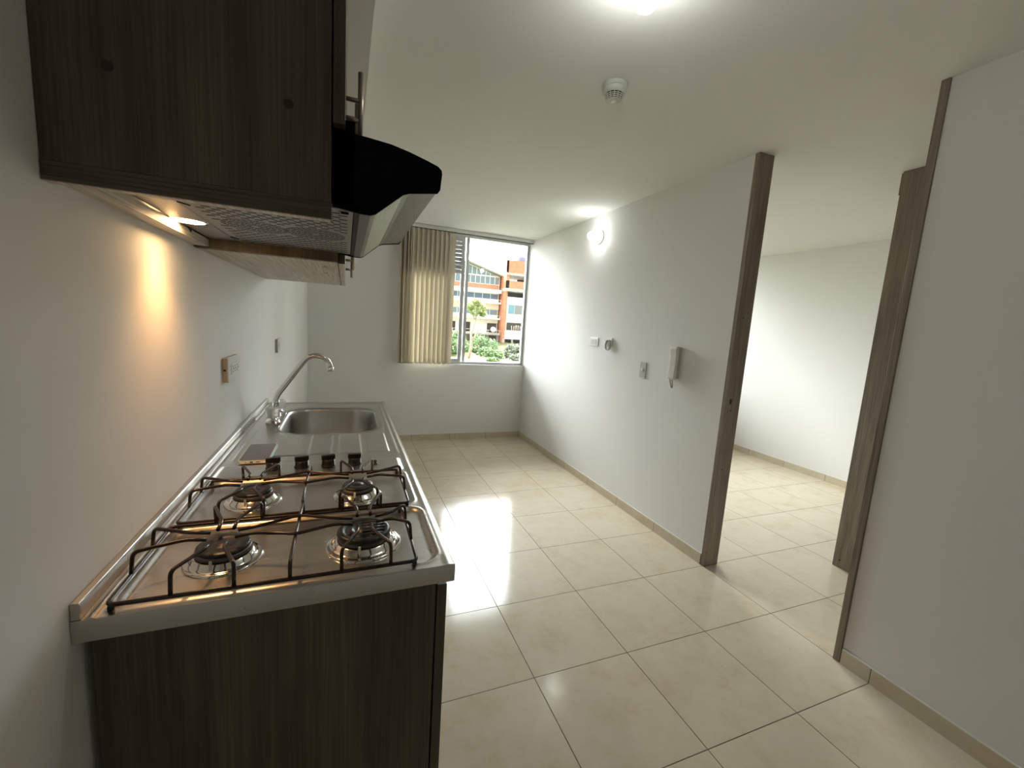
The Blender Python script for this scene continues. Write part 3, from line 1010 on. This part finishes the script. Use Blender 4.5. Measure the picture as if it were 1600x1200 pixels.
t = thing('cable_outlet', (X, 3.03, 1.29), 'white outlet plate with a loop of white cable hanging on it', 'cable outlet')
MB().box(X - .012, X - .0004, 2.965, 3.060, 1.268, 1.342).build('outlet_plate', WHITEPL, t, bevel=.002)
m_ = MB(); m_.lathe([(.006, 0), (.006, .012), (.003, .012), (.003, .018), (0, .018)], (X - .012, 3.038, 1.318), (-1, 0, 0), 12); m_.build('cable_plug', DARKHOLE, t)
m_ = MB()
pts = [(X - .028, 3.038, 1.316)]
for q in range(60):
    a = math.radians(60 + q * 18)
    rr_ = .034 - .002 * math.sin(q * .35)
    pts.append((X - .022 - .006 * math.sin(q * .11), 3.000 + rr_ * math.cos(a) * .95, 1.283 + rr_ * math.sin(a) * 1.25))
m_.tube(pts, .0036, 7); m_.build('cable_loop', GREYPL, t)

t = thing('light_switch', (X, 2.55, 1.128), 'upright white light switch between the cable loop and the intercom', 'switch')
MB().box(X - .007, X - .0004, 2.512, 2.578, 1.070, 1.186).build('switch_plate', GREYPL, t, bevel=.0015)
MB().box(X - .012, X - .007, 2.538, 2.564, 1.118, 1.142).build('switch_key', WHITEPL, t, bevel=.0015)

t = thing('intercom', (X, 2.21, 1.2), 'white wall intercom with handset and coiled cord, beside the doorway', 'intercom')
MB().box(X - .022, X - .0004, 2.178, 2.262, 1.112, 1.322).build('intercom_base', GREYPL, t, bevel=.004, seg=3)
m_ = MB()
m_.prism([(X - .025, 1.104), (X - .046, 1.106), (X - .052, 1.118), (X - .049, 1.16), (X - .045, 1.20), (X - .049, 1.27), (X - .054, 1.308), (X - .049, 1.325), (X - .025, 1.327)], 1, 2.176, 2.234)
m_.build('handset', WHITEPL, t, bevel=.004, seg=3)
m_ = MB()
cpts = []
for q in range(150):
    tt = q / 149
    a = q * .9
    ux = math.sin(tt * math.pi)
    yy = 2.222 - .016 * math.sin(tt * math.pi) * (1 if tt < .5 else 1)
    zz = 1.108 - .060 * math.sin(tt * math.pi)
    xx = X - .038 + .022 * tt
    cpts.append((xx + .0050 * math.cos(a), yy + .0050 * math.sin(a), zz))
m_.tube(cpts, .0017, 5); m_.build('coiled_cord', mat('grey_cord', (.36, .35, .33), .5), t)

# bare bulb lamp holders
def lampholder(name, loc, ax, bulbmat, label, rb=.033, power=0):
    t = thing(name, loc, label, 'lamp')
    m_ = MB()
    m_.lathe([(0, .0005), (.058, .0005), (.060, .004), (.058, .010), (.048, .016), (.034, .020), (.026, .028), (.024, .044), (.020, .046), (.0, .046)], loc, ax, 32)
    m_.build('lamp_holder', mat('porcelain', (.70, .70, .64), .3), t)
    a = unit(ax)
    u = Vector((0, 0, 1)) if abs(a.z) < .5 else Vector((0, 1, 0))
    c = Vector(loc) + a * .0165 - u * .042
    m2 = MB(); m2.lathe([(0, .003), (.0045, .003), (.0045, 0)], c, ax, 12); m2.build('screw', DARKHOLE, t)
    m_ = MB(); m_.lathe([(.0135, .040), (.0135, .062), (.016, .068)], loc, ax, 20); m_.build('bulb_cap', WHITEPL, t)
    m_ = MB()
    pr = [(.0145, .064), (.018, .072)]
    for q in range(1, 14):
        an = math.radians(-45 + 135 * q / 13)
        pr.append((rb * math.cos(an), .068 + rb * .75 + rb * math.sin(an)))
    pr[-1] = (0, pr[-1][1])
    m_.lathe(pr, loc, ax, 28); m_.build('bulb', bulbmat, t)
    return t
lampholder('wall_lamp', (X - .0003, 3.30, 2.205), (-1, 0, 0), BULB_WALL, 'lit bare round bulb in a porcelain holder high on the right wall', .034)
lampholder('ceiling_lamp', (1.125, 1.090, H - .0003), (0, 0, -1), BULB_CEIL, 'lit bare bulb under the ceiling at the top edge of view', .034)

# smoke detector
sx_, sy_ = 1.385, 1.625
t = thing('smoke_detector', (sx_, sy_, H), 'round white smoke detector with black slots on the ceiling', 'smoke detector')
DET = mat('detector_plastic', (.60, .615, .55), .45)
m_ = MB(); m_.lathe([(0, .0004), (.0510, .0004), (.0515, .004), (.0500, .0155), (.0490, .0165)], (sx_, sy_, H), (0, 0, -1), 40); m_.build('detector_base', DET, t)
m_ = MB(); m_.lathe([(.0475, .0165), (.0500, .0180), (.0500, .022), (.0480, .030), (.0430, .0375), (.0385, .040)], (sx_, sy_, H), (0, 0, -1), 40)
m_.lathe([(.0310, .0605), (.0260, .0625), (.0, .0635)], (sx_, sy_, H), (0, 0, -1), 40)
for r_, z_ in ((.0375, .0455), (.0350, .0515), (.0325, .0570)):
    m_.lathe([(r_ + .0008, z_ - .0012), (r_ + .0012, z_), (r_ - .0010, z_ + .0018), (r_ - .0022, z_ + .001), (r_ + .0008, z_ - .0012)], (sx_, sy_, H), (0, 0, -1), 40)
for q in range(14):
    a = 2 * math.pi * q / 14 + .1
    m_.tube([(sx_ + .0385 * math.cos(a), sy_ + .0385 * math.sin(a), H - .0395), (sx_ + .0310 * math.cos(a), sy_ + .0310 * math.sin(a), H - .061)], .0014, 6)
m_.build('detector_head', DET, t)
m_ = MB(); m_.lathe([(.0350, .038), (.0270, .0605)], (sx_, sy_, H), (0, 0, -1), 40); m_.build('slotted_grille', DARKHOLE, t)
m_ = MB(); m_.lathe([(.0105, .0600), (.0105, .0665), (.0075, .0680), (0, .0682)], (sx_ , sy_ + .004, H), (0, 0, -1), 20)
m_.build('detector_button', WHITEPL, t)
# ------------------------------------------------------------------ bedroom wardrobe frame seen through the doorway
wd = thing('wardrobe', (4.1, 1.3, 0), 'tall grey-brown laminate wardrobe end panel standing beyond the doorway', 'wardrobe')
MB().box(3.300, 3.325, .9865, 1.572, .0005, H - .0006).build('end_panel', WOODF, wd, bevel=.001)
m_ = MB(); m_.box(3.3255, XB - .012, 1.548, 1.592, 2.280, H - .0006)
m_.build('track_header', WOODF, wd, bevel=.001)
MB().box(XB - .0275, XB - .010, .9865, 1.545, .0705, H - .0006).build('inner_side_panel', WOODF, wd)
MB().box(3.326, XB - .028, .9865, 1.54, .45, .468).build('wardrobe_shelf', WOODF, wd)
MB().box(3.326, XB - .028, .9865, 1.54, 2.02, 2.038).build('wardrobe_shelf', WOODF, wd)
m_ = MB(); m_.lathe([(0, .0008), (.005, .0008), (.005, 0)], (3.300, 1.535, .05), (-1, 0, 0), 12); m_.build('screw_cap', DARKHOLE, wd)

# ------------------------------------------------------------------ outdoors, beyond the far window
def slope_z(x, y):
    if y < 30: z = -11 + (y - 5) * .30
    elif y < 46: z = -3.5 + (y - 30) * .06
    else: z = -2.54 + (y - 46) * .075
    return z
nx_, ny_ = 60, 60
vs, fs = [], []
for j in range(ny_ + 1):
    y = 5.6 + 80 * j / ny_
    for i in range(nx_ + 1):
        x = -45 + 110 * i / nx_
        vs.append((x, y, slope_z(x, y) + .25 * math.sin(x * .9 + y * .3) * math.sin(y * .55)))
for j in range(ny_):
    for i in range(nx_):
        a = j * (nx_ + 1) + i
        fs.append((a, a + 1, a + nx_ + 2, a + nx_ + 1))
o = MB().add(vs, fs, True).build('hillside', GRASS); o['kind'] = 'structure'

# white apartment building with a pitched roof
B1 = thing('apartment_building', (18, 66, -2), 'white four storey building with a sloping roof and long rows of windows', 'building')
Y1 = 62.0
bx0, bx1 = 12.2, 22.25
m_ = MB()
m_.prism([(bx0, -.35), (bx1, -.35), (bx1, 8.55), (17.0, 10.15), (bx0, 8.7)], 1, Y1 + .35, Y1 + 12)
m_.build('wall_body', PLASTER, B1)
m_ = MB(); m_.prism([(bx0 - .3, 8.62), (17.0, 10.22), (bx1 + .2, 8.60), (bx1 + .2, 8.76), (17.0, 10.42), (bx0 - .3, 8.82)], 1, Y1 - .5, Y1 + 12.3)
m_.build('pitched_roof', ROOFM, B1)
def glazed(parent, x0, x1, z0, z1, y, n, fr=WHITEFR, gl=BGLASS, tr=False):
    f = MB()
    f.box(x0, x1, y - .06, y, z0, z0 + .09); f.box(x0, x1, y - .06, y, z1 - .09, z1)
    for q in range(n + 1):
        x = x0 + (x1 - x0) * q / n
        f.box(x - .04, x + .04, y - .06, y, z0, z1)
    w_ = f.build('window_band', fr, parent)
    MB().box(x0, x1, y - .02, y - .005, z0 + .03, z1 - .03).build('window_glass', gl, w_)
    return w_
glazed(B1, 13.0, bx1 - .05, 7.25, 8.5, Y1 + .33, 12)
f = MB()
gx = [14.2 + i * .72 for i in range(11)]
for x in gx:
    zt_ = 10.15 - abs(x - 17.0) * .285
    f.box(x - .04, x + .04, Y1 + .27, Y1 + .33, 8.5, zt_ - .15)
f.box(gx[0] - .04, gx[-1] + .04, Y1 + .26, Y1 + .34, 8.5, 8.58)
g = f.build('gable_glazing_bars', WHITEFR, B1)
m_ = MB(); m_.prism([(14.2, 8.55), (21.6, 8.55), (21.6, 8.70), (17.0, 9.95), (14.2, 9.15)], 1, Y1 + .30, Y1 + .34); m_.build('gable_glass', BGLASS, g)
MB().box(13.4, bx1 - .2, Y1 + .05, Y1 + .35, 6.55, 7.2).build('brick_parapet', BRICK, B1)
MB().box(bx0, bx1 + .1, Y1 - .6, Y1 + .35, 5.98, 6.52).build('floor_slab', PLASTER, B1)
glazed(B1, 13.2, bx1 - .1, 5.05, 5.98, Y1 + .33, 7, gl=mat('blue_grey_glass', (.16, .22, .34), .15))
def railing(parent, x0, x1, z0, z1, y):
    r_ = MB()
    r_.box(x0, x1, y - .03, y + .03, z1 - .05, z1)
    r_.box(x0, x1, y - .03, y + .03, z0, z0 + .04)
    nn = int((x1 - x0) / .9)
    for q in range(nn + 1):
        x = x0 + (x1 - x0) * q / nn
        r_.box(x - .025, x + .025, y - .025, y + .025, z0, z1)
    r_.build('railing', WHITEFR, parent)
railing(B1, bx0, bx1 + .1, 4.62, 5.05, Y1 - .4)
MB().box(bx0, bx1 + .1, Y1 - .6, Y1 + .35, 4.40, 4.60).build('floor_slab', PLASTER, B1)
MB().box(bx0, bx1, Y1 + .1, Y1 + .35, 3.62, 4.38).build('painted_band', PINKPL, B1)
glazed(B1, 13.2, bx1 - .1, 2.65, 3.6, Y1 + .33, 7)
railing(B1, bx0, bx1 + .1, 2.25, 2.65, Y1 - .4)
MB().box(bx0, bx1 + .1, Y1 - .6, Y1 + .35, 2.02, 2.22).build('floor_slab', PINKPL, B1)
MB().box(bx0, bx1, Y1 + .1, Y1 + .35, 1.52, 2.0).build('painted_band', PLASTER, B1)
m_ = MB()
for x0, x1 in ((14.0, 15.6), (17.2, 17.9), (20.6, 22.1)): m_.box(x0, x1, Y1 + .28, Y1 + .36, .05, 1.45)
m_.build('opening_shade_panel', DARKIN, B1)  # solid panels, the shade of the openings painted on
MB().box(bx0, bx1 + .1, Y1 - .9, Y1 + .4, -.30, -.05).build('floor_slab', CONC, B1)
railing(B1, bx0, bx1, -.05, .45, Y1 - .8)
m_ = MB()
for x in (13.0, 15.5, 18.0, 20.5, 22.2): m_.box(x - .2, x + .2, Y1 - .3, Y1 + .2, -3.2, -.3)
m_.build('concrete_stilt', CONC, B1)
MB().box(13.0, 20.4, Y1 + .4, Y1 + .7, -3.0, -.3).build('foundation_wall', CONC, B1)
m_ = MB(); m_.lathe([(.0, .14), (.25, .10), (.42, 0), (.40, -.03), (.0, .10)], (21.1, Y1 - 1.3, .55), (-.25, -1, .35), 24)
m_.tube([(21.1, Y1 - 1.3, .55), (21.1, Y1 - .82, .1)], .05, 6)
tag(m_.build('satellite_dish', WHITEFR), 'round white satellite dish on the ground floor of the white building', 'satellite dish')

# orange brick building beside it
Y2 = 60.0
B2 = thing('brick_building', (26, 64, -2), 'orange brick and white building with open concrete floors, right of the white one', 'building')
c0, c1 = 22.75, 33.0
MB().box(c0, c1, Y2 + .1, Y2 + 12, -.2, 5.55).build('wall_body', PLASTER, B2)
m_ = MB(); m_.prism([(22.5, 9.05), (c1, 9.05), (c1, 11.0), (22.5, 10.85)], 1, Y2, Y2 + .3)
m_.prism([(Y2, 9.05), (Y2 + 9, 8.9), (Y2 + 9, 11.6), (Y2, 10.85)], 0, 22.5, 22.75)
m_.build('brick_attic_wall', BRICK, B2)
MB().box(22.46, c1, Y2 - .15, Y2 + 11, 8.72, 9.05).build('roof_slab', CONC, B2)
m_ = MB(); m_.box(22.5, c1, Y2, Y2 + .3, 6.80, 7.9); m_.box(22.5, 22.95, Y2, Y2 + 9, 6.8, 8.75); m_.build('brick_parapet', BRICK, B2)
MB().box(22.46, c1, Y2 - .3, Y2 + 11, 6.35, 6.80).build('floor_slab', CONC, B2)
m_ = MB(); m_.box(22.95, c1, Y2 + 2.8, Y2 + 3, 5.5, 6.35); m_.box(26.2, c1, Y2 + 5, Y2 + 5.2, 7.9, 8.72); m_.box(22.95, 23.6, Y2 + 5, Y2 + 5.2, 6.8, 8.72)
m_.build('shade_toned_wall', DARKIN, B2)  # back walls coloured dark for the shade of the open floors
m_ = MB(); m_.box(22.5, 22.80, Y2 + .02, Y2 + 9, -1.4, 6.35); m_.build('brick_pier', BRICK, B2)
m_ = MB(); m_.box(23.0, 26.4, Y2 + .05, Y2 + .12, 2.95, 4.5); wv = m_.build('window', WHITEFR, B2)
MB().box(24.1, 26.3, Y2 + .03, Y2 + .05, 3.05, 4.4).build('window_glass', mat('grey_glass', (.25, .26, .27), .2), wv)
MB().box(23.08, 24.05, Y2 + .02, Y2 + .05, 3.05, 4.4).build('teal_shutter', TEAL, wv)
MB().box(22.95, 26.6, Y2 + .04, Y2 + .12, .60, 1.75).build('opening_shade_panel', DARKIN, B2)  # flat panel coloured as the shade within the opening
m_ = MB()
for q in range(9):
    x = 23.8 + q * .3
    m_.tube([(x, Y2, .62), (x + random.uniform(-.15, .15), Y2, 1.45 + random.uniform(-.2, .1))], .05, 6)
m_.build('leaning_boards', PINKPL, B2)
MB().box(22.7, c1, Y2 - .1, Y2 + .1, -.75, .5).build('white_band', PLASTER, B2)
m_ = MB()
for x in (22.6, 24.0, 25.4, 26.8, 28.4): m_.box(x - .12, x + .12, Y2, Y2 + .3, -3.4, -.75)
m_.build('concrete_stilt', CONC, B2)
MB().box(22.5, c1, Y2 + 2.6, Y2 + 2.8, -3.2, -.3).build('undercroft_shade_panel', DARKIN, B2)  # sheet coloured as the shade behind the stilts
m_ = MB(); m_.lathe([(.9, 0), (1.0, .3), (.95, 1.2), (.6, 1.45), (0, 1.5)], (26.6, Y2 + 5, 10.95), n=20)
tag(m_.build('water_tank', DKBLUE), 'dark blue water tank on the roof of the brick building', 'water tank')
MB().box(22.7, c1, Y2 + 4.2, Y2 + 9, 9.05, 10.95).build('attic_room', BRICK, B2)

# vegetation: clouds of small leaves round a few boughs
def leaves(mb, c, r, n, s, seed):
    rnd = random.Random(seed)
    for _ in range(n):
        u = rnd.uniform(-1, 1); th = rnd.uniform(0, 2 * math.pi); q = math.sqrt(1 - u * u)
        k = rnd.uniform(.55, 1.0) ** .5 * (1 + .14 * math.sin(5 * th) * math.cos(4 * u))
        p = Vector((c[0] + r[0] * k * q * math.cos(th), c[1] + r[1] * k * q * math.sin(th), c[2] + r[2] * k * u))
        a = Vector((rnd.gauss(0, 1), rnd.gauss(0, 1), rnd.gauss(0, 1))).normalized()
        b = a.orthogonal().normalized()
        l = s * rnd.uniform(.6, 1.3)
        mb.add([p - a * l, p - b * l * .45, p + a * l, p + b * l * .45], [(0, 1, 2, 3)])
def bush(name, lobes, m, label, cat='bush', n=900, s=.16, group=None, stems=True):
    x = sum(l[0] for l in lobes) / len(lobes); y = sum(l[1] for l in lobes) / len(lobes)
    t = thing(name, (x, y, slope_z(x, y)), label, cat, group)
    mb = MB()
    for i, (lx_, ly_, lz_, rx_, rz_) in enumerate(lobes): leaves(mb, (lx_, ly_, lz_), (rx_, rx_, rz_), n, s, hash((round(lx_ * 10), i)) % 9999)
    mb.build('foliage', m, t)
    if stems:
        mb = MB()
        for (lx_, ly_, lz_, rx_, rz_) in lobes:
            mb.tube([(lx_ * .7 + x * .3, ly_, slope_z(lx_, ly_) - .3), (lx_, ly_, lz_)], [.09, .04], 6)
        mb.build('stem', BARK, t)
    return t
bush('bush', [(15.7, 50, -1.4, 1.2, 1.3), (17.1, 50.2, -1.7, 1.2, 1.2), (15.8, 47.5, -2.4, 1.1, 1.0), (16.8, 46.5, -2.6, 1.0, 1.0), (15.7, 44.5, -3.0, .9, .7)], LEAF_L, 'bright green bush on the slope below the white building', n=1300, group=None)
bush('bush', [(18.9, 47.0, -1.9, .9, 1.0), (20.0, 47.0, -1.8, .9, 1.0), (18.3, 44.5, -2.7, .8, .8), (19.2, 44.5, -2.7, .9, .9)], LEAF_D, 'dull olive bush below the brick building at the right window edge', n=1300)
bush('bush', [(12.4, 48, -1.1, 1.2, 1.5), (11.2, 48, -1.6, 1.3, 1.4), (13.4, 49, -1.9, .8, .9)], LEAF_L, 'green bush at the left, next to the blind', n=1000)
tr = thing('tree', (13.1, 45, -2.6), 'slim pale-trunked tree in front of the white building', 'tree')
m_ = MB()
m_.tube([(13.0, 45, -2.8), (13.3, 45, -1.2), (13.2, 45, .2), (13.6, 45, 1.6), (13.7, 45, 2.8)], [.17, .14, .12, .09, .05], 8)
m_.tube([(13.2, 45, -.9), (13.9, 45, .4), (14.1, 45, 2.2)], [.10, .08, .04], 7)
m_.tube([(13.6, 45, 1.6), (12.9, 45, 2.9)], [.07, .03], 6)
m_.build('trunk', BARK, tr)
m_ = MB()
for i, c in enumerate([((13.6, 45, 2.7), (.75, .7, .6)), ((14.2, 45, 3.1), (.55, .5, .45)), ((13.0, 45, 3.1), (.5, .5, .45)), ((14.4, 45, 2.5), (.45, .4, .4)), ((13.6, 45, 3.7), (.5, .5, .3))]):
    leaves(m_, c[0], c[1], 420, .13, 40 + i)
m_.build('foliage', LEAF_Y, tr)
